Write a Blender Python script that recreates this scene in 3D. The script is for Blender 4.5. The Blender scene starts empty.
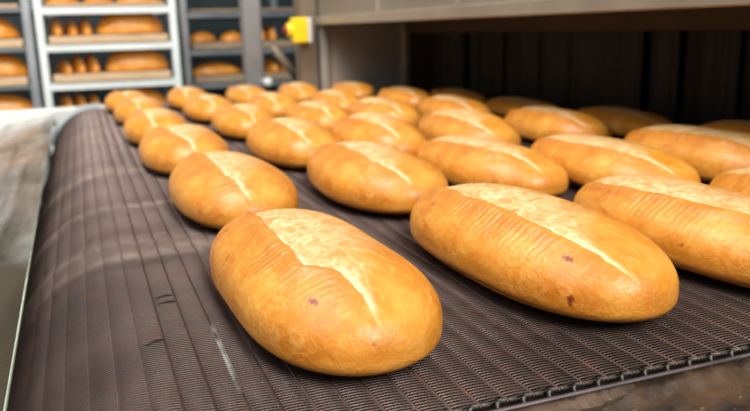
import bpy, math, random
import numpy as np
from mathutils import Matrix, Vector, noise

random.seed(7)
C = bpy.context.scene.collection
PI = math.pi

# ------------------------------------------------------------------ camera frame
# world: X runs along the conveyor belt towards the oven, Y across it (away from the
# photographer), Z up, metres; the belt surface is z = 0 and the lens is 0.2 m above it
CX, CY, CAMH = 375.0, 205.5, 0.2
def cam_setup(vy=(77, 36), vx=(2450, -25)):
    a = np.array([vy[0]-CX, vy[1]-CY]); b = np.array([vx[0]-CX, vx[1]-CY])
    f = math.sqrt(-(a @ b))
    Y = np.array([a[0], a[1], f]); Y /= np.linalg.norm(Y)
    X = np.array([b[0], b[1], f]); X /= np.linalg.norm(X)
    Z = np.cross(X, Y)
    if Z[1] > 0: Z = -Z
    return f, np.stack([X, Y, Z], 1)
FPX, R = cam_setup()
def at(x, y, Y):            # the point seen at a pixel on the plane at depth Y
    d = R.T @ np.array([x-CX, y-CY, FPX]); t = Y/d[1]
    return Vector((d[0]*t, Y, d[2]*t + CAMH))
def on(x, y, z=0.0):        # ... on the plane at height z
    d = R.T @ np.array([x-CX, y-CY, FPX]); t = (z-CAMH)/d[2]
    return Vector((d[0]*t, d[1]*t, z))

# ------------------------------------------------------------------ object helpers
def link(name, me, mat=None, parent=None):
    o = bpy.data.objects.new(name, me); C.objects.link(o)
    if mat is not None and me is not None:
        me.materials.append(mat)
    if parent is not None: o.parent = parent
    return o
def tag(o, label=None, cat=None, group=None, kind=None):
    if label: o['label'] = label
    if cat: o['category'] = cat
    if group: o['group'] = group
    if kind: o['kind'] = kind
    return o
def empty(name, loc=(0, 0, 0), rz=0.0):
    o = bpy.data.objects.new(name, None); C.objects.link(o)
    o.empty_display_size = 0.02
    o.location = loc; o.rotation_euler = (0, 0, rz)
    return o

class MB:
    def __init__(self): self.v = []; self.f = []; self.smooth = []
    def add(self, vs, fs, sm=False):
        b = len(self.v); self.v += [tuple(p) for p in vs]
        self.f += [tuple(i+b for i in q) for q in fs]; self.smooth += [sm]*len(fs)
    def box(self, x0, x1, y0, y1, z0, z1, bev=0.0):
        if x1 < x0: x0, x1 = x1, x0
        if y1 < y0: y0, y1 = y1, y0
        if z1 < z0: z0, z1 = z1, z0
        bev = min(bev, (x1-x0)*.45, (y1-y0)*.45, (z1-z0)*.45)
        if bev <= 0:
            vs = [(x, y, z) for x in (x0, x1) for y in (y0, y1) for z in (z0, z1)]
            self.add(vs, [(0,1,3,2),(4,6,7,5),(0,4,5,1),(2,3,7,6),(0,2,6,4),(1,5,7,3)]); return
        # chamfered box
        vs = []; idx = {}
        for i, x in enumerate((x0, x1)):
            for j, y in enumerate((y0, y1)):
                for k, z in enumerate((z0, z1)):
                    sx, sy, sz = (bev if i == 0 else -bev), (bev if j == 0 else -bev), (bev if k == 0 else -bev)
                    for ax, p in enumerate(((x, y+sy, z+sz), (x+sx, y, z+sz), (x+sx, y+sy, z))):
                        idx[(i, j, k, ax)] = len(vs); vs.append(p)
        fs = []
        for i in (0, 1):
            q = [idx[(i, 0, 0, 0)], idx[(i, 1, 0, 0)], idx[(i, 1, 1, 0)], idx[(i, 0, 1, 0)]]; fs.append(q if i else q[::-1])
            q = [idx[(0, i, 0, 1)], idx[(1, i, 0, 1)], idx[(1, i, 1, 1)], idx[(0, i, 1, 1)]]; fs.append(q[::-1] if i else q)
            q = [idx[(0, 0, i, 2)], idx[(1, 0, i, 2)], idx[(1, 1, i, 2)], idx[(0, 1, i, 2)]]; fs.append(q if i else q[::-1])
        for a in (0, 1):
            for b in (0, 1):
                fs.append([idx[(a, b, 0, 0)], idx[(a, b, 1, 0)], idx[(a, b, 1, 1)], idx[(a, b, 0, 1)]])
                fs.append([idx[(a, 0, b, 0)], idx[(a, 1, b, 0)], idx[(a, 1, b, 2)], idx[(a, 0, b, 2)]])
                fs.append([idx[(0, a, b, 1)], idx[(1, a, b, 1)], idx[(1, a, b, 2)], idx[(0, a, b, 2)]])
                for c in (0, 1):
                    fs.append([idx[(a, b, c, 0)], idx[(a, b, c, 1)], idx[(a, b, c, 2)]])
        self.add(vs, fs)
    def tube(self, pts, r, n=8, cap=True):
        pts = [Vector(p) for p in pts]; rings = []
        up = None
        for i, p in enumerate(pts):
            t = (pts[min(i+1, len(pts)-1)] - pts[max(i-1, 0)]).normalized()
            if up is None:
                up = Vector((0, 0, 1)) if abs(t.z) < .9 else Vector((1, 0, 0))
            a = t.cross(up).normalized(); b = a.cross(t).normalized(); up = b
            rr = r[i] if hasattr(r, '__len__') else r
            rings.append([p + a*math.cos(2*PI*k/n)*rr + b*math.sin(2*PI*k/n)*rr for k in range(n)])
        vs = [v for g in rings for v in g]
        fs = [(i*n+k, i*n+(k+1) % n, (i+1)*n+(k+1) % n, (i+1)*n+k) for i in range(len(pts)-1) for k in range(n)]
        if cap:
            fs.append(tuple(range(n))[::-1]); fs.append(tuple((len(pts)-1)*n+k for k in range(n)))
        self.add(vs, fs, True)
    def prism(self, prof, y0, y1, axis='y'):   # closed profile (a, b) swept along an axis
        n = len(prof)
        if axis == 'y': vs = [(a, y0, b) for a, b in prof] + [(a, y1, b) for a, b in prof]
        else: vs = [(y0, a, b) for a, b in prof] + [(y1, a, b) for a, b in prof]
        fs = [(k, (k+1) % n, n+(k+1) % n, n+k) for k in range(n)] + [tuple(range(n))[::-1], tuple(range(n, 2*n))]
        self.add(vs, fs)
    def build(self, name, mat, parent=None, origin=(0, 0, 0)):
        me = bpy.data.meshes.new(name)
        ox, oy, oz = origin
        me.from_pydata([(x-ox, y-oy, z-oz) for x, y, z in self.v], [], self.f)
        me.polygons.foreach_set('use_smooth', self.smooth)
        me.update()
        import bmesh
        bm = bmesh.new(); bm.from_mesh(me); bmesh.ops.recalc_face_normals(bm, faces=bm.faces); bm.to_mesh(me); bm.free()
        o = link(name, me, mat, parent)
        if parent is None: o.location = origin
        return o

# ------------------------------------------------------------------ materials
def new_mat(name):
    m = bpy.data.materials.new(name); m.use_nodes = True
    nt = m.node_tree; return m, nt, nt.nodes['Principled BSDF']
def nd(nt, t, **kw):
    n = nt.nodes.new(t)
    for k, v in kw.items():
        if k in n.inputs.keys() if isinstance(k, str) else False: n.inputs[k].default_value = v
        else: setattr(n, k, v)
    return n
def noise_node(nt, scale, detail=4, vec=None, rough=.55, dist=0):
    n = nt.nodes.new('ShaderNodeTexNoise')
    n.inputs['Scale'].default_value = scale; n.inputs['Detail'].default_value = detail
    n.inputs['Roughness'].default_value = rough; n.inputs['Distortion'].default_value = dist
    if vec is not None: nt.links.new(vec, n.inputs['Vector'])
    return n.outputs['Fac']
def mapping(nt, src, scale=(1, 1, 1), rot=(0, 0, 0), loc=(0, 0, 0)):
    n = nt.nodes.new('ShaderNodeMapping')
    n.inputs['Scale'].default_value = scale; n.inputs['Rotation'].default_value = rot; n.inputs['Location'].default_value = loc
    nt.links.new(src, n.inputs['Vector']); return n.outputs['Vector']
def ramp(nt, fac, stops):
    n = nt.nodes.new('ShaderNodeValToRGB'); e = n.color_ramp.elements
    while len(e) < len(stops): e.new(.5)
    for i, (p, c) in enumerate(stops):
        e[i].position = p; e[i].color = c if len(c) == 4 else (*c, 1)
    nt.links.new(fac, n.inputs['Fac']); return n.outputs['Color']
def mix(nt, fac, a, b, mode='MIX'):
    n = nt.nodes.new('ShaderNodeMix'); n.data_type = 'RGBA'; n.blend_type = mode
    for s, v in ((0, fac), (6, a), (7, b)):
        if isinstance(v, (int, float)): n.inputs[s].default_value = v
        elif isinstance(v, tuple): n.inputs[s].default_value = v if len(v) == 4 else (*v, 1)
        else: nt.links.new(v, n.inputs[s])
    return n.outputs[2]
def maths(nt, op, a, b=None, clamp=False):
    n = nt.nodes.new('ShaderNodeMath'); n.operation = op; n.use_clamp = clamp
    for i, v in enumerate((a, b)):
        if v is None: continue
        if isinstance(v, (int, float)): n.inputs[i].default_value = v
        else: nt.links.new(v, n.inputs[i])
    return n.outputs[0]
def mrange(nt, v, a, b, c=0, d=1):
    n = nt.nodes.new('ShaderNodeMapRange'); n.inputs[1].default_value = a; n.inputs[2].default_value = b
    n.inputs[3].default_value = c; n.inputs[4].default_value = d; nt.links.new(v, n.inputs[0]); return n.outputs[0]
def bump(nt, h, strength, dist, bsdf):
    n = nt.nodes.new('ShaderNodeBump'); n.inputs['Strength'].default_value = strength; n.inputs['Distance'].default_value = dist
    nt.links.new(h, n.inputs['Height']); nt.links.new(n.outputs['Normal'], bsdf.inputs['Normal'])
def objco(nt): return nt.nodes.new('ShaderNodeTexCoord').outputs['Object']
def worldpos(nt): return nt.nodes.new('ShaderNodeNewGeometry').outputs['Position']

def bread_material():
    m, nt, b = new_mat('baked_crust')
    co = objco(nt)
    oi = nt.nodes.new('ShaderNodeObjectInfo')
    pale = nt.nodes.new('ShaderNodeAttribute'); pale.attribute_name = 'pale'
    bake = nt.nodes.new('ShaderNodeAttribute'); bake.attribute_name = 'bake'
    n1 = noise_node(nt, 28, 5, co)
    n2 = noise_node(nt, 85, 6, mapping(nt, co, (1, .55, 1)), .62, 1.6)
    n3 = noise_node(nt, 420, 3, co, .6)
    crust = ramp(nt, n1, [(.30, (.50, .155, .012)), (.50, (.62, .235, .022)), (.72, (.73, .345, .058))])
    crust = mix(nt, mrange(nt, n2, .50, .72, 0, .5), crust, (.80, .44, .11))
    # baked darker where the crust stood proud in the oven, paler at the foot
    crust = mix(nt, mrange(nt, bake.outputs['Fac'], 0, 1, 0, .8), crust, (.50, .165, .025))
    palec = ramp(nt, n2, [(.34, (.56, .28, .075)), (.5, (.66, .42, .18)), (.66, (.74, .56, .32))])
    col = mix(nt, pale.outputs['Fac'], crust, palec)
    torn = nt.nodes.new('ShaderNodeAttribute'); torn.attribute_name = 'torn'
    col = mix(nt, torn.outputs['Fac'], col, (.84, .72, .50))
    # small scorched flecks
    fl = noise_node(nt, 60, 2, mapping(nt, co, (1, 1, 1), (0, 0, 0), (3.1, 1.7, 9.2)), .5)
    fm = mrange(nt, fl, .70, .74, 0, .8)
    col = mix(nt, fm, col, (.33, .07, .012))
    sp = nt.nodes.new('ShaderNodeAttribute'); sp.attribute_name = 'spot'
    col = mix(nt, maths(nt, 'MULTIPLY', sp.outputs['Fac'], .95), col, (.17, .030, .008))
    nt.links.new(col, b.inputs['Base Color'])
    rr = mrange(nt, n2, .3, .7, .27, .42)
    rp = maths(nt, 'ADD', rr, maths(nt, 'MULTIPLY', pale.outputs['Fac'], .12))
    nt.links.new(rp, b.inputs['Roughness'])
    b.inputs['Specular IOR Level'].default_value = .45
    b.inputs['Coat Weight'].default_value = .12; b.inputs['Coat Roughness'].default_value = .28
    b.inputs['Subsurface Weight'].default_value = .10
    b.inputs['Subsurface Radius'].default_value = (.012, .005, .002)
    b.inputs['Subsurface Scale'].default_value = 1.0
    hgt = maths(nt, 'ADD', maths(nt, 'MULTIPLY', n2, 1.0), maths(nt, 'MULTIPLY', n3, .35))
    bump(nt, hgt, .6, .0016, b)
    return m
M_bread = bread_material()

_a, _b = on(238, 385), on(212, 325)
SCR = (_a.x, _a.y, (_b.x-_a.x)/(_b.y-_a.y), (_a.y+_b.y)/2, abs(_b.y-_a.y)*.62)
def wire_material(name, a, bcol, rust, rough=.36, metal=.6, flour=True):
    m, nt, b = new_mat(name)
    p = worldpos(nt)
    n1 = noise_node(nt, 9, 4, p); n2 = noise_node(nt, 55, 4, p)
    col = ramp(nt, n1, [(.3, a), (.7, bcol)])
    col = mix(nt, mrange(nt, n2, .52, .72, 0, .7), col, rust)
    if flour:
        st = noise_node(nt, 1.0, 3, mapping(nt, p, (70, 5, 1)))
        col = mix(nt, mrange(nt, st, .70, .78, 0, .6), col, (.45, .43, .40))
        st2 = noise_node(nt, 130, 2, p)
        col = mix(nt, mrange(nt, st2, .76, .80, 0, .8), col, (.55, .50, .44))
    if flour:
        # flour dust lying along the crease in the mesh, and one dusty scrape running across it
        sx = nt.nodes.new('ShaderNodeSeparateXYZ'); nt.links.new(p, sx.inputs[0]); X_, Y_ = sx.outputs['X'], sx.outputs['Y']
        n4 = noise_node(nt, 14, 4, p)
        for yc, hw, am in ((.735, .040, .55), (.93, .03, .35), (1.2, .06, .3)):
            dd = maths(nt, 'ABSOLUTE', maths(nt, 'SUBTRACT', maths(nt, 'ADD', Y_, maths(nt, 'MULTIPLY', n4, .05)), yc+.025))
            bandf = maths(nt, 'MULTIPLY', mrange(nt, dd, hw, 0, 0, am), mrange(nt, n4, .35, .6, .2, 1))
            bandf = maths(nt, 'MULTIPLY', bandf, mrange(nt, X_, .10, .16, 1, 0), True)
            col = mix(nt, bandf, col, (.26, .20, .17))
        dl = maths(nt, 'ABSOLUTE', maths(nt, 'SUBTRACT', maths(nt, 'SUBTRACT', X_, SCR[0]), maths(nt, 'MULTIPLY', maths(nt, 'SUBTRACT', Y_, SCR[1]), SCR[2])))
        sc_ = maths(nt, 'MULTIPLY', mrange(nt, dl, .0022, .0004, 0, .8), mrange(nt, maths(nt, 'ABSOLUTE', maths(nt, 'SUBTRACT', Y_, SCR[3])), SCR[4], SCR[4]*.5, 0, 1))
        col = mix(nt, maths(nt, 'MULTIPLY', sc_, mrange(nt, n2, .35, .55, .1, 1), True), col, (.42, .44, .42))
    nt.links.new(col, b.inputs['Base Color'])
    b.inputs['Metallic'].default_value = metal
    nt.links.new(mrange(nt, n2, .3, .7, rough-.08, rough+.12), b.inputs['Roughness'])
    return m
M_wire = wire_material('belt_wire_steel', (.058, .040, .036), (.112, .080, .072), (.12, .062, .045))
M_rod = wire_material('belt_rod_rusty', (.045, .024, .019), (.075, .042, .034), (.11, .045, .028))
M_link = wire_material('belt_edge_steel', (.055, .048, .045), (.10, .088, .082), (.08, .05, .04), rough=.42, metal=.5, flour=False)

def metal(name, c1, c2, rough=.4, metallic=.7, scale=6, stretch=(1, 1, 1), bumpd=0, rot=(0, 0, 0), space='obj', spots=None):
    m, nt, b = new_mat(name)
    co = objco(nt) if space == 'obj' else worldpos(nt)
    co = mapping(nt, co, stretch, rot)
    n1 = noise_node(nt, scale, 6, co)
    col = ramp(nt, n1, [(.32, c1), (.68, c2)])
    if spots:
        n2 = noise_node(nt, scale*3.5, 5, co, .6)
        col = mix(nt, mrange(nt, n2, spots[1], spots[1]+.08, 0, spots[2]), col, spots[0])
    nt.links.new(col, b.inputs['Base Color'])
    b.inputs['Metallic'].default_value = metallic
    nt.links.new(mrange(nt, n1, .3, .7, rough-.07, rough+.1), b.inputs['Roughness'])
    if bumpd: bump(nt, n1, .5, bumpd, b)
    return m
M_bed = metal('dark_slider_steel', (.02, .016, .014), (.035, .027, .024), .6, .2)
M_drum = metal('drum_steel', (.03, .025, .022), (.05, .04, .035), .5, .5)
M_rust = metal('rusty_greasy_beam', (.007, .004, .003), (.070, .035, .014), .55, .1, 38, (1, 1.6, 1), .004, space='world', spots=((.22, .125, .065), .64, .6))
M_tan = metal('worn_tan_flange', (.05, .032, .020), (.13, .085, .056), .5, .2, 26, (1, 3, 1), .001, space='world', spots=((.03, .017, .012), .58, .9))
M_rail = metal('edge_rail_steel', (.10, .08, .085), (.17, .14, .15), .4, .6, 30)
M_hood = metal('hood_steel', (.235, .200, .160), (.29, .25, .205), .42, .45, 5, (1, 1, 2))
M_lip = metal('hood_lip_steel', (.30, .255, .20), (.37, .32, .255), .38, .45, 8, (1, 1, 1))
M_panel = metal('cheek_panel_steel', (.30, .28, .26), (.38, .355, .33), .38, .5, 7, (1, 1, 1))
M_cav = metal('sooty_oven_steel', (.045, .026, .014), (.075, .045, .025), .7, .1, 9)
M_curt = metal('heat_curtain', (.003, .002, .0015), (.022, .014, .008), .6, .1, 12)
M_pillar = metal('grey_pillar_paint', (.19, .18, .178), (.25, .235, .228), .35, .3, 6)
M_brown = metal('brown_column_paint', (.135, .10, .070), (.19, .145, .10), .5, .2, 7)
M_white = metal('white_enamel', (.55, .55, .53), (.64, .64, .62), .35, 0, 5)
M_blue = metal('pale_blue_enamel', (.42, .50, .53), (.50, .58, .60), .35, .1, 9)
M_rackw = metal('pale_rack_enamel', (.62, .69, .68), (.72, .78, .77), .35, .05, 8)
M_rackg = metal('grey_rack_steel', (.17, .20, .22), (.24, .27, .29), .4, .4, 8)
M_rackp = metal('mid_grey_rack_steel', (.26, .28, .30), (.34, .36, .38), .4, .4, 8)  # mid grey of the rack posts and the far beam
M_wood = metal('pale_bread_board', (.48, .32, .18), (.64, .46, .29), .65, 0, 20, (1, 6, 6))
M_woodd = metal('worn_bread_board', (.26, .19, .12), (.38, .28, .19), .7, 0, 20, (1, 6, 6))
M_yellow = metal('yellow_plastic', (.85, .58, .01), (.92, .66, .02), .35, 0, 4)
M_red = metal('red_button', (.20, .012, .015), (.26, .018, .02), .3, 0, 4)
M_lgrey = metal('light_grey_plastic', (.55, .56, .55), (.64, .65, .64), .4, 0, 4)
M_teal = metal('dark_teal_paint', (.010, .024, .029), (.016, .034, .040), .6, 0, 3)
M_floor = metal('bakery_floor', (.22, .20, .18), (.30, .27, .24), .45, 0, 3)
M_greenedge = metal('plate_edge', (.20, .23, .18), (.30, .34, .28), .35, .5, 20)

def chute_material():
    m, nt, b = new_mat('scuffed_stainless')
    p = worldpos(nt)
    s1 = noise_node(nt, 1.0, 6, mapping(nt, p, (34, 2.2, 6), (0, 0, math.radians(6))), .55, .4)
    s2 = noise_node(nt, 5, 4, p)
    col = ramp(nt, s1, [(.36, (.20, .195, .18)), (.47, (.42, .41, .38)), (.56, (.62, .61, .58))])
    blotch = noise_node(nt, 1.0, 4, mapping(nt, p, (5, 2.4, 4), (0, 0, math.radians(-20)), (.2, 1.1, 0)))
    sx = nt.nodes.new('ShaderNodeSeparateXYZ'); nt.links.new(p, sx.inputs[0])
    dark_refl = maths(nt, 'ADD', blotch, mrange(nt, sx.outputs['Y'], .7, 1.9, .17, -.10))      # dark reflection painted into the colour, stronger towards the near end, blotchy edge
    col = mix(nt, mrange(nt, dark_refl, .50, .62, 0, .88), col, (.11, .072, .030))
    nt.links.new(col, b.inputs['Base Color'])
    b.inputs['Metallic'].default_value = .75
    nt.links.new(mrange(nt, s2, .3, .7, .20, .36), b.inputs['Roughness'])
    return m
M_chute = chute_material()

# ------------------------------------------------------------------ bread
def smooth(a, b, x):
    t = np.clip((x-a)/(b-a), 0, 1); return t*t*(3-2*t)

def wob(x, seed, amp=1.0, f=1.0):       # cheap smooth 1-D noise
    r = np.random.RandomState(seed); out = np.zeros_like(x, dtype=float)
    for k in range(1, 6):
        out += r.uniform(-1, 1)/k**.8*np.sin(x*k*f*1.9 + r.uniform(0, 6.28))
    return out*amp*.5

def loaf_mesh(L, W, H, nu, nv, seed, p=2.6, score=True, start=112, end=104, width=62, notch=0.0, bend=0.0, pleat=1.0, taper=0.0, ear=1.0, dome=False, spots=()):
    """coordinates of a loaf lying along Y, near end at -Y; resting on z = 0"""
    r = np.random.RandomState(seed)
    th = np.linspace(0.03, PI-0.03, nu); s = -np.cos(th)
    ph = np.linspace(0, 2*PI, nv, endpoint=False)
    S, P = np.meshgrid(s, ph, indexing='ij')
    prof = (1-np.abs(S)**p)**(1/2.1); hp = (1-np.abs(S)**(p+.3))**(1/2.3)
    c, sn = np.cos(P), np.sin(P)
    zc = (.10 if dome else .36)*H
    if dome: hp = (1-np.abs(S)**2.0)**.62
    X = W/2*prof*(1+taper*S)*np.sign(c)*np.abs(c)**.95
    up = zc + (H-zc)*hp*np.abs(sn)**.95
    dn = zc - zc*prof**.5*np.abs(sn)**.55
    Z = np.where(sn >= 0, up, dn); Y = L/2*S
    # outward direction of each point in its cross-section
    NX, NZ = c/(W/2), sn/(H*.6); nn = np.sqrt(NX**2+NZ**2); NX, NZ = NX/nn, NZ/nn
    deg = np.degrees(P)
    D = np.zeros_like(X)
    for k in range(7):                     # gentle unevenness of hand-shaped dough
        fx, fy, fz = r.uniform(-1, 1, 3)*[38, 22, 38]; D += .00055*np.sin(X*fx*1.4+Y*fy*1.6+Z*fz*1.4+r.uniform(0, 6.28))
    torn = np.zeros_like(X); pale = np.zeros_like(X); bake = np.zeros_like(X)
    if score:
        u = (S+.93)/(1.77)                 # 0 at the near end of the cut, 1 at its far end
        uc = np.clip(u, 0, 1)
        ed = end + (start-end)*uc - notch*(1-smooth(.17, .27, uc)) + wob(S, seed+1, 3.5, 2.6) + wob(S, seed+9, 1.6, 11)
        wd = 9 + width*smooth(.06, .52, uc) + wob(S, seed+2, 6, 2)*smooth(.2, .5, uc)
        rel = ed - deg                     # >0: on the pale side (towards +X)
        along = smooth(-.03, .06, u)*(1-smooth(.96, 1.04, u))
        inside = smooth(-.4, 2.2, rel)*along
        fall = 1-smooth(.28, 1.22, rel/wd + .12*np.sin(S*9+seed)*np.sin(deg*.05))
        pale = inside*fall
        pale = np.clip(pale*(1.0 - .25*smooth(.2, .9, rel/wd)), 0, 1)
        torn = inside*(1-smooth(.2, 1.0, rel/(8.0+2*wob(S, seed+13, 1, 7))))*(.16+.42*(1-smooth(.30, .5, uc)))*(1+.3*wob(S, seed+14, 1, 9))
        top = (deg < 185)
        lip = np.exp(-((rel+5)/7.5)**2)*along*smooth(.08, .3, uc)*top
        D += .0026*lip*ear*(1+.35*wob(S, seed+5, 1, 5))
        D -= inside*np.exp(-np.maximum(rel, 0)/(wd*.42+3))*(.0016+.0032*smooth(.1, .35, uc))*top*ear
        # pleats running down from the torn edge
        side = smooth(1, 6, -rel)*(1-smooth(14, 46, -rel + 8*wob(S, seed+6, 1, 6)))*along*(.35+.65*smooth(-.3, .6, wob(S, seed+7, 1, 4)))
        y2 = Y + .0022*wob(deg*.05, seed+8, 1, 1) + .003*wob(S, seed+11, 1, 7)
        D += pleat*side*.00042*(np.sin(y2*900)+.6*np.sin(y2*1500+deg*.11))
        D += pleat*inside*fall*.00018*(np.sin(X*900+Y*360+seed+3*np.sin(Y*60))+np.sin(Y*700-X*430+2*np.sin(X*160)))
        bake = np.clip(np.exp(-((rel+8)/8.0)**2)*along*.5*(1+.5*wob(S, seed+12, 1, 6)), 0, 1)
    spot = np.zeros_like(X)
    for (s0, d0, ls, ld) in spots:
        spot = np.maximum(spot, 1-smooth(.35, .9, np.sqrt(((S-s0)*L/2/ls)**2+((deg-d0)*.0009/ld)**2)*(1+.25*np.sin(S*260+deg*.7))))
    bake = np.clip(bake + .30*smooth(.80, .98, np.abs(S))*.4 + .20*np.clip(np.sin(Y*31+seed)*np.sin(X*44+1.3*seed), 0, 1)*smooth(0, 20, deg)*(1-smooth(160, 180, deg)), 0, 1)
    low = np.where(sn < 0, smooth(0, .8, -sn), 0)
    pale = np.maximum(pale, .04*low)
    D *= prof**.5 * np.where(sn < -.5, 0, 1)
    X = X + NX*D; Z = np.maximum(Z + NZ*D, 0)
    X = X + bend*(S**2-.3)
    V = np.stack([X, Y, Z], -1).reshape(-1, 3)
    n0 = len(V)
    V = np.vstack([V, [[X[0].mean(), -L/2*1.0, zc*.95], [X[-1].mean(), L/2*1.0, zc*.95]]])
    i, j = np.meshgrid(np.arange(nu-1), np.arange(nv), indexing='ij'); j2 = (j+1) % nv
    F = np.stack([i*nv+j, (i+1)*nv+j, (i+1)*nv+j2, i*nv+j2], -1).reshape(-1, 4)[:, ::-1]
    faces = [tuple(q) for q in F.tolist()]
    for k in range(nv):
        k2 = (k+1) % nv
        faces.append((k2, k, n0)); faces.append(((nu-1)*nv+k, (nu-1)*nv+k2, n0+1))
    pa = np.append(pale.ravel(), [0, 0]); ba = np.append(bake.ravel(), [.15, .15])
    return V, faces, pa, (ba, np.append(torn.ravel(), [0, 0]), np.append(spot.ravel(), [0, 0]))

def put_mesh(name, V, faces, pa, ba, normals, parent):
    used = sorted({i for f in faces for i in f}); mp = {o: n for n, o in enumerate(used)}
    me = bpy.data.meshes.new(name)
    me.from_pydata([tuple(V[i]) for i in used], [], [tuple(mp[i] for i in f) for f in faces])
    me.polygons.foreach_set('use_smooth', [True]*len(faces))
    for nm, arr in (('pale', pa), ('bake', ba[0]), ('torn', ba[1]), ('spot', ba[2])):
        a = me.attributes.new(nm, 'FLOAT', 'POINT'); a.data.foreach_set('value', [float(arr[i]) for i in used])
    me.update()
    me.normals_split_custom_set_from_vertices([tuple(normals[i]) for i in used])
    return link(name, me, M_bread, parent)

def loaf(x, y, L, W, H, yaw, seed, label, group, res=(96, 80), z=0.0, name='bread_loaf', **kw):
    V, faces, pa, ba = loaf_mesh(L, W, H, res[0], res[1], seed, **kw)
    tmp = bpy.data.meshes.new('tmp'); tmp.from_pydata(V.tolist(), [], faces); tmp.update()
    nr = np.empty(len(V)*3); tmp.vertices.foreach_get('normal', nr) if False else None
    nr = np.array([v.normal[:] for v in tmp.vertices]); bpy.data.meshes.remove(tmp)
    root = empty(name, (x, y, z), yaw)
    tag(root, label, 'bread', group)
    isp = [pa[list(f)].mean() > .42 and V[list(f), 2].mean() > H*.5 for f in faces]
    body = [f for f, q in zip(faces, isp) if not q]; cut = [f for f, q in zip(faces, isp) if q]
    put_mesh('crust', V, body, pa, ba, nr, root)
    if cut:
        o = put_mesh('score', V, cut, pa, ba, nr, root); o['label'] = 'pale torn slash in the crust'
    return root

G = 'loaves cooling in rows on the conveyor belt'
colname = {1: 'first column', 2: 'second column', 3: 'third column', 4: 'fourth column', 5: 'fifth column', 6: 'sixth column'}
rowname = {1: 'nearest', 2: 'second from the front', 3: 'third from the front', 4: 'fourth from the front', 5: 'fifth from the front', 6: 'farthest'}
LOAVES = {   # (column, row): x, y, length, width, height, yaw
 (1,1): (.142, .513, .292, .130, .061, .022), (1,2): (.147, .870, .299, .132, .060, .007), (1,3): (.137, 1.207, .303, .126, .060, -.011),
 (1,4): (.125, 1.525, .303, .120, .061, -.023), (1,5): (.118, 1.880, .300, .116, .061, -.027), (1,6): (.109, 2.180, .290, .118, .059, -.016),
 (2,1): (.326, .520, .301, .136, .063, .034), (2,2): (.318, .858, .300, .133, .061, .005), (2,3): (.305, 1.178, .302, .129, .061, -.017),
 (2,4): (.295, 1.526, .300, .119, .061, -.048), (2,5): (.276, 1.847, .300, .115, .061, -.049), (2,6): (.269, 2.165, .290, .110, .061, -.054),
 (3,1): (.490, .495, .310, .136, .060, .020), (3,2): (.478, .862, .298, .128, .056, .020), (3,3): (.437, 1.150, .301, .123, .064, -.062),
 (3,4): (.441, 1.490, .300, .115, .062, -.070), (3,5): (.426, 1.820, .300, .110, .061, -.070), (3,6): (.435, 2.170, .290, .115, .058, -.051),
 (4,1): (.648, .485, .300, .124, .057, .010), (4,2): (.606, .785, .300, .120, .058, -.040), (4,3): (.593, 1.135, .298, .122, .062, -.070),
 (4,4): (.575, 1.470, .299, .118, .062, -.070), (4,5): (.583, 1.810, .298, .110, .059, -.090), (4,6): (.581, 2.150, .290, .108, .059, -.090),
 (5,2): (.757, .765, .300, .130, .062, .005), (5,3): (.761, 1.130, .292, .120, .058, -.090), (5,4): (.735, 1.460, .295, .117, .058, -.100),
 (5,5): (.765, 1.800, .296, .112, .058, -.100), (5,6): (.733, 2.110, .280, .109, .057, -.100),
 (6,2): (.915, .810, .290, .120, .054, -.050), (6,3): (.925, 1.150, .285, .105, .045, -.120), (6,4): (.905, 1.470, .290, .110, .044, -.100), (6,5): (.905, 1.780, .290, .110, .047, -.090),
}
for (c, rw), (x, y, L, W, H, yaw) in LOAVES.items():
    H -= {4: .003, 5: .005, 6: .006}.get(rw, 0); sd = c*31+rw*7; rr = random.Random(sd)
    near = (c, rw) in ((1,1), (2,1), (3,1))
    kw = dict(start=114+(14 if c > 2 else 0)+rr.uniform(-5, 8), end=104+(10 if c > 2 else 0)+rr.uniform(-6, 6), width=60+rr.uniform(-8, 10), notch=rr.uniform(-2, 12), bend=rr.uniform(-.003, .003), taper=rr.uniform(-.03, .03))
    if (c, rw) == (1,1): kw = dict(start=110, end=114, width=70, notch=16, p=2.9, spots=((-.74, 128, .0062, .0040),), bend=-.002, taper=-.02)
    if (c, rw) == (2,1): kw = dict(start=112, end=118, width=62, notch=3, spots=((-.71, 134, .0070, .0042), (-.81, 178, .0032, .0070)), bend=-.002, taper=.0)
    extra = {(1,1): 'broad loaf with a wide pale slash, ', (2,1): 'long loaf with a pleated torn slash, ', (3,1): 'loaf cut off by the right edge, '}.get((c, rw), 'golden loaf, ')
    loaf(x, y, L, W, H, yaw, sd, extra + rowname[rw] + ' in the ' + colname[c] + ' from the left', G, res=(300, 240) if near else ((150, 120) if y < 1.3 else (80, 64)), **kw)

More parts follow.
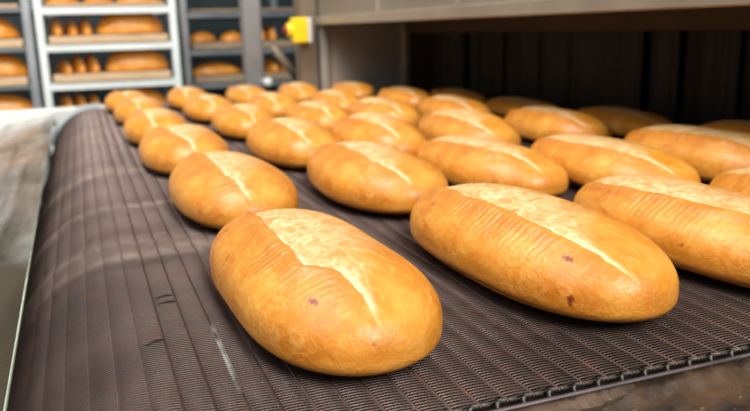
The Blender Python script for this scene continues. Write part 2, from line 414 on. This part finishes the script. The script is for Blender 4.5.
# ------------------------------------------------------------------ conveyor belt of woven wire
PITCH = .0167; WP = .0031; YF, YB = .338, 2.30
RR = .120; XR = .026                     # the belt turns down over the end drum
NSP = 100; X_END = 1.42
def belt_point(sarc):                    # arc length measured from the oven end towards the left
    flat = X_END - XR
    if sarc <= flat: return X_END - sarc, 0.0, 0.0
    a = (sarc-flat)/RR
    return XR - RR*math.sin(a), -(RR-RR*math.cos(a)), -a
def ripple(y):
    z = 0
    for c0, w, a in ((.70, .016, 1.0), (.755, .020, 1.3), (.80, .02, -.5), (.93, .022, 1.0), (1.16, .03, .9), (1.24, .02, .6), (1.55, .04, 1.1), (1.9, .04, 1.0)):
        z += a*math.exp(-((y-c0)/w)**2)
    return z*.0016
def spiral_mesh(amp, fine=True):
    seg = 12; wr = .00062; sides = 5
    a, hgt = PITCH/2+.0016, .0024
    n = int((YB-YF)/WP*seg)
    t = np.arange(n)/seg*2*PI
    c, s = np.cos(t), np.sin(t)
    px = a*np.sign(c)*np.abs(c)**.62; pz = hgt*np.sign(s)*np.abs(s)**.8 - .0024 - .0007
    py = YF + t/(2*PI)*WP
    pz = pz + np.array([amp*ripple(v) for v in py]) if amp else pz
    Pn = np.stack([px, py, pz], 1)
    T = np.gradient(Pn, axis=0); T /= np.linalg.norm(T, axis=1)[:, None]
    upv = np.array([0, 1.0, 0]); A = np.cross(T, upv); A /= np.linalg.norm(A, axis=1)[:, None]; B = np.cross(A, T)
    k = np.arange(sides)/sides*2*PI
    V = Pn[:, None, :] + wr*(np.cos(k)[None, :, None]*A[:, None, :] + np.sin(k)[None, :, None]*B[:, None, :])
    V = V.reshape(-1, 3)
    i, j = np.meshgrid(np.arange(n-1), np.arange(sides), indexing='ij'); j2 = (j+1) % sides
    F = np.stack([i*sides+j, i*sides+j2, (i+1)*sides+j2, (i+1)*sides+j], -1).reshape(-1, 4)
    me = bpy.data.meshes.new('wire_spiral')
    me.vertices.add(len(V)); me.vertices.foreach_set('co', V.ravel())
    me.loops.add(F.size); me.loops.foreach_set('vertex_index', F.ravel().astype(np.int32))
    me.polygons.add(len(F)); me.polygons.foreach_set('loop_start', np.arange(0, F.size, 4, dtype=np.int32))
    me.polygons.foreach_set('use_smooth', np.ones(len(F), dtype=bool))
    me.update(calc_edges=True); me.validate()
    me.materials.append(M_wire); return me
def rod_mesh(amp):
    m = MB(); ys = np.linspace(YF-.004, YB+.004, 160 if amp else 3)
    m.tube([(0, v, -.0021+(amp*ripple(v) if amp else 0)) for v in ys], .0014, 6)
    me = bpy.data.meshes.new('cross_rod'); me.from_pydata(m.v, [], m.f); me.polygons.foreach_set('use_smooth', m.smooth); me.update()
    me.materials.append(M_rod); return me
def link_mesh():
    m = MB()
    m.tube([(-.0040, YF+.0010, -.0026), (-.0032, YF-.0016, -.0022), (.0052, YF-.0028, -.0018), (.0060, YF-.0026, -.0020)], [.0011, .0013, .0013, .0008], 8)   # welded pin
    m.tube([(-.0036, YF-.0012, -.0022), (-.0058, YF-.0020, -.0034), (-.0062, YF-.0026, -.0052), (-.0052, YF-.0030, -.0056)], .0011, 6)   # its hooked end
    me = bpy.data.meshes.new('edge_link'); me.from_pydata(m.v, [], m.f); me.polygons.foreach_set('use_smooth', m.smooth); me.update()
    me.materials.append(M_link); return me
belt = tag(empty('conveyor_belt', (.7, 1.32, 0)), 'dark brown woven wire conveyor belt carrying the rows of loaves', 'conveyor belt')
amps = (0, .33, .66, 1.0)
SPM = [spiral_mesh(a) for a in amps]; RDM = [rod_mesh(a) for a in amps]; LKM = link_mesh()
first = {}
def inst(name, me, mw):
    if name in first: o = first[name].copy(); o.data = me; C.objects.link(o)
    else: o = link(name, me); first[name] = o
    o.parent = belt; o.matrix_parent_inverse = Matrix.Translation(-belt.location)
    o.matrix_basis = mw; return o
for k in range(NSP):
    for half, name in ((0.5, 'wire_spiral'), (0.0, 'cross_rod')):
        x, z, a = belt_point((k+half)*PITCH)
        ai = 0 if x > .10 else (1 if x > .083 else (2 if x > .066 else 3))
        mw = Matrix.Translation((x, (k % 2)*WP/2 if half else 0, z)) @ Matrix.Rotation(a, 4, 'Y')
        inst(name, (SPM if half else RDM)[ai], mw)
    x, z, a = belt_point(k*PITCH)
    inst('edge_link', LKM, Matrix.Translation((x, 0, z)) @ Matrix.Rotation(a, 4, 'Y'))

for (ax, ay), (bx, by) in (((156, 298), (172, 295)), ((158, 304), (176, 301)), ((146, 345), (164, 339))):   # little dark wire stitches where the mesh was mended
    a, b2 = on(ax, ay, .0006), on(bx, by, .0006); mid = (a+b2)/2 + Vector((0, .0012, .0006))
    m = MB(); m.tube([a, mid, b2], [.0005, .0009, .0005], 6); o = m.build('mending_wire', M_bed); o.parent = belt; o.matrix_parent_inverse = Matrix.Translation(-belt.location)
# ------------------------------------------------------------------ conveyor frame
fr = tag(empty('conveyor', (.6, 1.3, -.9)), 'rusty steel conveyor under the wire belt, its greasy beam in the lower right corner', 'conveyor')
def fpart(m, name, mat, parent=fr):
    o = m.build(name, mat); o.parent = parent; o.matrix_parent_inverse = Matrix.Translation(-parent.location); return o
m = MB(); m.box(XR, 1.5, YF+.01, YB-.01, -.016, -.010); fpart(m, 'slider_bed', M_bed)
m = MB(); m.tube([(XR, YF+.01, -RR), (XR, YB-.01, -RR)], RR-.007, 48); fpart(m, 'drum', M_drum)
m = MB(); m.box(-.02, 1.5, YF-.0075, YF-.0048, -.0058, -.0040, .0006); fpart(m, 'edge_rail', M_rail)
m = MB()
xs = np.linspace(.0, .285, 120)
prof_top = [(-.0095, YF-.005), (-.013, YF-.010)]
V = []; F = []
for i, x in enumerate(xs):
    rag = .004*noise.noise(Vector((x*60, 3, 1)))+.003*noise.noise(Vector((x*170, 5, 2)))
    q = min(1, max(0, (x-.25)/.05)); wd = .008 - .0068*min(1, max(0, (x-.235)/.05)); V += [(x, YF-.0050, -.0062), (x, YF-.0050-wd*.6, -.0085), (x, YF-.0050-wd-wd*.45+rag*wd/.008, -.0112), (x, YF-.0050-wd-wd*.45+rag*wd/.008, -.0140), (x, YF-.0050, -.0140)]
for i in range(len(xs)-1):
    for k in range(5): F.append((i*5+k, i*5+(k+1) % 5, (i+1)*5+(k+1) % 5, (i+1)*5+k))
F += [(0, 1, 2, 3, 4), tuple((len(xs)-1)*5+k for k in (4, 3, 2, 1, 0))]
m.add(V, F); fpart(m, 'worn_flange', M_tan)
# the greasy beam: a slightly uneven top caked in burnt crumbs
V = []; F = []; nx, ny = 260, 60
for i in range(nx):
    for j in range(ny):
        x = -.05+1.25*i/(nx-1); y = YF-.004-.20*j/(ny-1)
        z = -.0075 - .0085*min(1, j/2.5) - .040*j/(ny-1) + .0022*noise.noise(Vector((x*55, y*55, 0)))+.0024*noise.noise(Vector((x*190, y*190, 4)))
        V.append((x, y, z))
for i in range(nx-1):
    for j in range(ny-1): F.append((i*ny+j, (i+1)*ny+j, (i+1)*ny+j+1, i*ny+j+1))
b0 = len(V); V += [(x, y, z-.12) for x, y, z in V]
for i in range(nx-1):
    F.append((i*ny+ny-1, (i+1)*ny+ny-1, b0+(i+1)*ny+ny-1, b0+i*ny+ny-1)); F.append((i*ny, b0+i*ny, b0+(i+1)*ny, (i+1)*ny))
    for j in range(ny-1): F.append((b0+i*ny+j, b0+i*ny+j+1, b0+(i+1)*ny+j+1, b0+(i+1)*ny+j))
for j in range(ny-1):
    F.append((j, j+1, b0+j+1, b0+j)); e = (nx-1)*ny; F.append((e+j, b0+e+j, b0+e+j+1, e+j+1))
m = MB(); m.add(V, F, True); fpart(m, 'side_beam', M_rust)
m = MB(); m.box(.06, .68, YB+.03, YB+.08, -.10, -.005, .004); fpart(m, 'far_beam', M_rackp)
for lx in (.1, 1.1):
    for ly in (.22, YB+.055):
        m = MB(); m.box(lx-.03, lx+.03, ly-.02, ly+.02, -.9, -.09, .004); fpart(m, 'leg', M_rust)

# stainless discharge plate beyond the drum
e0 = on(5, 411, -.022); e1 = on(54, 116, -.022)
dirv = (e1-e0); p0 = e0 - dirv*.15; p1 = e0 + dirv*1.01
ch = tag(empty('discharge_plate', (p0.x-.3, 1.3, -.12)), 'scuffed stainless discharge plate sloping away at the left end of the belt', 'chute')
def slab(name, a, b2, c2, d2, th, mat, parent):
    m = MB(); top = [a, b2, c2, d2]; bot = [p-Vector((0, 0, th)) for p in top]
    m.add([tuple(p) for p in top+bot], [(0,1,2,3),(7,6,5,4),(0,4,5,1),(1,5,6,2),(2,6,7,3),(3,7,4,0)])
    return fpart(m, name, mat, parent)
SL = Vector((-.95, 0, -.16))
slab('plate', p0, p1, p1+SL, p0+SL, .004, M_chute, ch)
ed = MB(); ed.tube([p0+Vector((0, 0, .0005)), p1+Vector((0, 0, .0005))], .0011, 8); fpart(ed, 'rolled_edge', M_greenedge, ch)

# white cross rail and pale blue corner at the far side
a, b2 = at(-30, 101, 2.42), at(112, 97, 2.42)
wr_ = tag(empty('end_rail', (0, 2.44, -.05)), 'white enamelled rail behind the discharge plate, below the racks', 'rail')
m = MB(); m.box(a.x-.6, b2.x, 2.40, 2.46, -.02-.035, -.005, .004); fpart(m, 'rail', M_white, wr_)
m = MB(); V = []
for k in range(25):
    a = math.radians(-8 + 88*k/24)
    for rr_ in (RR+.010, RR-.022):
        for yy in (YB+.012, YB+.030): V.append((XR-rr_*math.sin(a), yy, -RR+rr_*math.cos(a)))
F = [(0, 1, 3, 2), (96, 98, 99, 97)]
for k in range(24):
    b0 = k*4; F += [(b0, b0+4, b0+5, b0+1), (b0+2, b0+3, b0+7, b0+6), (b0, b0+2, b0+6, b0+4), (b0+1, b0+5, b0+7, b0+3)]
m.add(V, F); fpart(m, 'corner_guard', M_blue, wr_)

# ------------------------------------------------------------------ oven hood
HX, HY, MX = .68, 2.243, .955           # outer face, cheek panel plane, mouth plane
zl = at(320, 25, HY).z
hood = tag(empty('oven', (1.6, 1.0, -.9)), 'brown grey steel tunnel oven with its dark mouth and hood over the belt', 'oven')
zt = at(320, 18, HY).z
m = MB(); m.box(HX-.012, HX+.010, -.4, HY+.012, zl, zt+.004, .002); fpart(m, 'hood_lip', M_lip, hood)
m = MB(); m.box(HX+.004, HX+.02, -.4, HY+.03, zt, 1.3, .002); fpart(m, 'hood_face', M_hood, hood)
for px in (378, 458):
    d = R.T @ np.array([px-CX, 5-CY, FPX]); t = (HX+.004)/d[0]; yy = d[1]*t
    m = MB(); m.box(HX-.001, HX+.005, yy-.006, yy+.006, zt+.006, 1.3, .001); fpart(m, 'face_seam', M_lip, hood)
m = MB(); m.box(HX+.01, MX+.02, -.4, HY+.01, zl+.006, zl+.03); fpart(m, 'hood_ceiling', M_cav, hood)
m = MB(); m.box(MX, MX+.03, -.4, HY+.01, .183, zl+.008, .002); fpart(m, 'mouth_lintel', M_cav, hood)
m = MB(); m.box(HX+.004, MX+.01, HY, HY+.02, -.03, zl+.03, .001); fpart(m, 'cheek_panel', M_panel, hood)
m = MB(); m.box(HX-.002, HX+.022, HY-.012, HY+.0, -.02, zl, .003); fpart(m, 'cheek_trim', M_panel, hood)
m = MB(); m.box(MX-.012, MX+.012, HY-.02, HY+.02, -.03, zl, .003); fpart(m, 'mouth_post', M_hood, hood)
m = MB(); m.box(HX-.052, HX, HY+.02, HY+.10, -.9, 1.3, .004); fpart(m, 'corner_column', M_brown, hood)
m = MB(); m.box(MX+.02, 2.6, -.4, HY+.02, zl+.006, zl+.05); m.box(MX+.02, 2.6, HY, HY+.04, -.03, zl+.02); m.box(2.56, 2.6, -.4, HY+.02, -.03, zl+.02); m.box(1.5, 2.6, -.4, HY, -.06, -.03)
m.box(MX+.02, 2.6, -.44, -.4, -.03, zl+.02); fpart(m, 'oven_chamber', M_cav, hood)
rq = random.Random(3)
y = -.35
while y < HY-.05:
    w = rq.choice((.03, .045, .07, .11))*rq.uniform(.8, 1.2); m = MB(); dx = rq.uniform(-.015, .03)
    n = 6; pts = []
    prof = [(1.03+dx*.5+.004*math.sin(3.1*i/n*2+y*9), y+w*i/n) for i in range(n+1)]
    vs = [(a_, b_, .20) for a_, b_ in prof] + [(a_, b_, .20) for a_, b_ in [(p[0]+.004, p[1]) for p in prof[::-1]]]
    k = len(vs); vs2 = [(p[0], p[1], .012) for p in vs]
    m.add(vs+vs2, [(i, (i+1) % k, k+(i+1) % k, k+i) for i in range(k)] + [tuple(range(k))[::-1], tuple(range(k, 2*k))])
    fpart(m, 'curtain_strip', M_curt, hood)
    y += w*rq.uniform(1.0, 1.03)

# emergency stop on the corner column
c0 = at(297, 31, HY+.02)
es = tag(empty('emergency_stop', (c0.x, c0.y, c0.z)), 'yellow emergency stop box with a red button on the oven corner column', 'switch')
q0, q1 = at(293, 43, HY-.01), at(306, 17.5, HY-.01)
m = MB(); m.box(q0.x, q1.x, HY-.03, HY+.02, q0.z, q1.z, .004); fpart(m, 'box', M_yellow, es)
m = MB(); m.box(q1.x, q1.x+.010, HY-.035, HY+.02, q0.z, q1.z, .002); fpart(m, 'back_plate', M_lgrey, es)
g0, g1 = at(288, 37, HY-.01), at(294, 23, HY-.01)
m = MB(); m.tube([(g0.x, HY-.005, (g0.z+g1.z)/2), (g1.x+.004, HY-.005, (g0.z+g1.z)/2)], .020, 20); fpart(m, 'button_collar', M_yellow, es)
m = MB(); zz = (g0.z+g1.z)/2; m.tube([(g0.x-.012, HY-.005, zz), (g0.x-.009, HY-.005, zz), (g0.x-.002, HY-.005, zz), (g0.x+.001, HY-.005, zz)], [.008, .012, .012, .008], 16); fpart(m, 'red_button', M_red, es)

# grey pillar standing behind the belt
a, b2 = at(244.5, 40, 2.56), at(263, 40, 2.56)
pl = tag(empty('steel_pillar', ((a.x+b2.x)/2, 2.58, -.9)), 'grey square steel pillar between the belt and the grey rack', 'pillar')
m = MB(); m.box(a.x, b2.x, 2.56, 2.62, -.9, 1.4, .006); fpart(m, 'post', M_pillar, pl)
m = MB(); m.box(a.x-.03, b2.x+.03, 2.53, 2.65, -.9, -.888, .003); fpart(m, 'base_plate', M_pillar, pl)
c0 = at(267, 82, 2.50)
kn = MB(); kn.tube([(c0.x, 2.47, c0.z), (c0.x, 2.475, c0.z), (c0.x, 2.50, c0.z)], [.008, .014, .014], 14); kn.box(c0.x-.006, c0.x+.006, 2.49, 2.56, c0.z-.006, c0.z+.006)
fpart(kn, 'guide_knob', M_lgrey, pl)
a, b2 = at(272, 46, 2.45), at(302, 84, 2.45)
m = MB(); m.tube([a, b2], .013, 10); fpart(m, 'diagonal_brace', M_brown, hood)

# ------------------------------------------------------------------ bread racks
def rack(label, Y, depth, xl, xr, shelves, zlo, zhi, m_post, m_rail, rail_h, post_w, board_h, m_back_post):
    r0 = tag(empty('bread_rack', ((xl+xr)/2, Y+depth/2, zlo)), label, 'rack')
    for (sx, sy, mt) in ((xl, Y, m_post), (xr, Y, m_post), (xl, Y+depth, m_back_post), (xr, Y+depth, m_back_post)):
        m = MB(); m.box(sx-post_w/2, sx+post_w/2, sy, sy+.028, zlo+.06, zhi, .003); fpart(m, 'post', mt, r0)
    for z in shelves:
        s = MB(); s.box(xl+post_w/2, xr-post_w/2, Y+.002, Y+.026, z-rail_h, z, .002)
        s.box(xl+post_w/2, xr-post_w/2, Y+depth, Y+depth+.026, z-rail_h, z, .002)
        s.box(xl-.010, xl+.010, Y+.028, Y+depth, z-rail_h, z, .002); s.box(xr-.010, xr+.010, Y+.028, Y+depth, z-rail_h, z, .002)
        fpart(s, 'shelf_frame', m_rail, r0)
    for sx in (xl, xr):
        for sy in (Y+.014, Y+depth+.014):
            m = MB(); m.tube([(sx-.012, sy, zlo+.035), (sx+.012, sy, zlo+.035)], .035, 20); fpart(m, 'caster', M_bed, r0)
    return r0
def board(x0, x1, Y0, Y1, z0, h, label, mt=None):
    m = MB(); m.box(x0, x1, Y0, Y1, z0, z0+h, .003)
    o = m.build('bread_board', mt or M_wood, None, ((x0+x1)/2, (Y0+Y1)/2, z0)); tag(o, label, 'board', 'wooden boards on the racks'); return o

FZ = -.9
Y1_ = 3.10
xl, xr = at(42, 45, Y1_).x, at(175.5, 45, Y1_).x
zs = [at(108, py, Y1_).z for py in (-30, 6.5, 43.5, 81.5, 120)]
rack('pale enamelled bread rack left of the centre, its shelves holding long loaves and rolls', Y1_, .50, xl, xr, zs+[zs[-1]-.155*k for k in (1, 2, 3)], FZ, 1.1, M_rackw, M_rackw, .026, .027, .03, M_rackg)
Y2_ = 3.14
x2r = at(31, 45, Y2_).x; x2l = x2r-.60
zs2 = [at(15, py, Y2_).z for py in (-30, 8, 48, 86, 124)]
rack('grey bread rack at the left edge of the photo', Y2_, .50, x2l, x2r-.004, zs2+[zs2[-1]-.155*k for k in (1, 2, 3)], FZ, 1.1, M_rackp, M_rackg, .014, .030, .03, M_rackg)
Y3_ = 3.35
x3l = at(186, 45, Y3_).x; x3r = at(303, 45, Y3_).x
zs3 = [at(240, py, Y3_).z for py in (-28, 12, 49, 82, 118)]
rack('grey bread rack behind the steel pillar', Y3_, .50, x3l, x3r, zs3+[zs3[-1]-.16*k for k in (1, 2, 3)], FZ, 1.1, M_rackp, M_rackg, .022, .030, .03, M_rackg)

tier = ['topmost visible shelf', 'upper shelf', 'lower shelf', 'bottom visible shelf']
BH = .030
def shelf_boards(Y, x0, x1, zlist, who, h=BH):
    for k, z in enumerate(zlist):
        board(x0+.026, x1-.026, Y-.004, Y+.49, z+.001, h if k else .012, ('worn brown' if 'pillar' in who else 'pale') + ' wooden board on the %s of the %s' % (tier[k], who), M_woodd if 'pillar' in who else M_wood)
shelf_boards(Y1_, xl, xr, zs[1:5], 'pale enamelled rack')
shelf_boards(Y2_, x2l, x2r, zs2[1:5], 'grey rack at the left edge')
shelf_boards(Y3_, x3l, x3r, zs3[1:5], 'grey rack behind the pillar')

LK = dict(pleat=0, ear=.4, p=2.4, dome=True)
def side_loaf(px0, px1, Yp, z, H, seed, label, W=.12, grp='loaves lying lengthways on the rack boards'):
    a, b2 = at(px0, 45, Yp), at(px1, 45, Yp)
    loaf((a.x+b2.x)/2, Yp+W/2, b2.x-a.x, W, H, PI/2, seed, label, grp, res=(48, 40), z=z+.001, start=70, end=60, width=50, **LK)
def roll(px, Yp, z, W, H, seed, label, L=.18, yaw=0, grp='rolls standing in rows on the rack boards'):
    a = at(px, 45, Yp)
    loaf(a.x, Yp+L/2, L, W, H, yaw, seed, label, grp, res=(32, 28), z=z+.001, name='bread_roll', start=110, end=90, width=40, **LK)
ord3 = ['left', 'middle', 'right']
# pale rack
side_loaf(97, 167, Y1_+.04, zs[2]+BH, .105, 501, 'long golden loaf at the right of the upper shelf of the pale rack')
side_loaf(103, 169, Y1_+.04, zs[3]+BH, .102, 502, 'long golden loaf at the right of the lower shelf of the pale rack')
side_loaf(100, 165, Y1_+.04, zs[4]+BH, .085, 503, 'long loaf on the bottom visible shelf of the pale rack')
for k, (px, h) in enumerate(((57, .066), (73, .056), (87, .064))): roll(px, Y1_+.04, zs[2]+BH, .046, h, 520+k, ord3[k]+' roll of three on the upper shelf of the pale rack', yaw=.12)
for k, (px, h) in enumerate(((61, .052), (75, .068), (89, .070))): roll(px, Y1_+.04, zs[3]+BH, .046, h, 530+k, ord3[k]+' roll of three on the lower shelf of the pale rack', yaw=.25)
for k, (px, h) in enumerate(((59, .066), (73, .068), (87, .064))): roll(px, Y1_+.04, zs[4]+BH, .046, h, 540+k, ord3[k]+' roll of three on the bottom visible shelf of the pale rack', yaw=.2)
for k, (p0_, p1_) in enumerate(((48, 84), (88, 118), (121, 166))): side_loaf(p0_, p1_, Y1_+.04, zs[1]+.012, .07, 550+k, ord3[k]+' loaf on the topmost visible shelf of the pale rack')
# left rack
side_loaf(-55, 21, Y2_+.04, zs2[2]+BH, .098, 561, 'long golden loaf on the upper shelf of the rack at the left edge')
side_loaf(-50, 27, Y2_+.04, zs2[3]+BH, .095, 562, 'long golden loaf on the lower shelf of the rack at the left edge')
side_loaf(-45, 30, Y2_+.04, zs2[4]+BH, .076, 563, 'long loaf on the bottom visible shelf of the rack at the left edge')
# rack behind the pillar
side_loaf(189, 219, Y3_+.04, zs3[2]+BH, .048, 571, 'short pale loaf at the left of the upper shelf behind the pillar')
side_loaf(222, 246, Y3_+.04, zs3[2]+BH, .045, 572, 'short pale loaf just left of the pillar on the upper shelf')
side_loaf(190, 243, Y3_+.04, zs3[3]+BH, .056, 573, 'long golden loaf on the lower shelf just left of the pillar')
for k, px in enumerate((264, 275)): roll(px, Y3_+.04, zs3[2]+BH, .044, .070, 580+k, ('left' if k == 0 else 'right')+' roll of two right of the pillar on the upper shelf')
for k, px in enumerate((271, 284)): roll(px, Y3_+.04, zs3[3]+BH, .046, .062, 590+k, ('left' if k == 0 else 'right')+' roll of two right of the pillar on the lower shelf', yaw=.3)

# ------------------------------------------------------------------ room
m = MB(); m.box(-3.5, 4.5, -3, 4.6, -.95, -.9); tag(m.build('floor', M_floor), kind='structure')
m = MB(); m.box(-3.5, 4.5, 4.2, 4.3, -.9, 2.6); tag(m.build('wall_back', M_teal), kind='structure')

# ------------------------------------------------------------------ light
def area(name, loc, target, size, energy, color, sy=None):
    l = bpy.data.lights.new(name, 'AREA'); l.energy = energy; l.color = color; l.shape = 'RECTANGLE'; l.size = size; l.size_y = sy or size
    o = bpy.data.objects.new(name, l); C.objects.link(o); o.location = loc
    o.rotation_euler = (Vector(target)-Vector(loc)).to_track_quat('-Z', 'Y').to_euler(); return o
area('left_light', (-1.3, .5, 2.4), (.4, .9, 0), 1.2, 50, (1.0, .97, .92), 2.4)  # unseen area light high on the left of the belt
area('ceiling_light', (.35, -1.1, 1.5), (.4, 1.0, 0), .8, 66, (1.0, .96, .90), 1.2)
area('rack_fill', (-.35, 1.5, 1.9), (0, 3.2, .1), .9, 62, (1.0, .98, .94), .8)  # added fill, an unseen area light that brightens the racks
w = bpy.data.worlds.new('room_air'); bpy.context.scene.world = w; w.use_nodes = True
bg = w.node_tree.nodes['Background']; bg.inputs[0].default_value = (1.0, .96, .90, 1); bg.inputs[1].default_value = .36

# ------------------------------------------------------------------ camera
cd = bpy.data.cameras.new('camera'); cam = bpy.data.objects.new('camera', cd); C.objects.link(cam)
cd.sensor_width = 36; cd.sensor_fit = 'HORIZONTAL'; cd.lens = FPX/750*36
cd.clip_start = .01; cd.clip_end = 50
right, down, fwd = [Vector(R[i]) for i in range(3)]
mw = Matrix((( right.x, -down.x, -fwd.x, 0), (right.y, -down.y, -fwd.y, 0), (right.z, -down.z, -fwd.z, CAMH), (0, 0, 0, 1)))
cam.matrix_world = mw
cd.dof.use_dof = True; cd.dof.focus_distance = .50; cd.dof.aperture_fstop = 8.0
bpy.context.scene.camera = cam
vs = bpy.context.scene.view_settings
vs.view_transform = 'Standard'; vs.look = 'None'; vs.gamma = 1; vs.exposure = 0.0
try: vs.use_curve_mapping = False
except Exception: pass
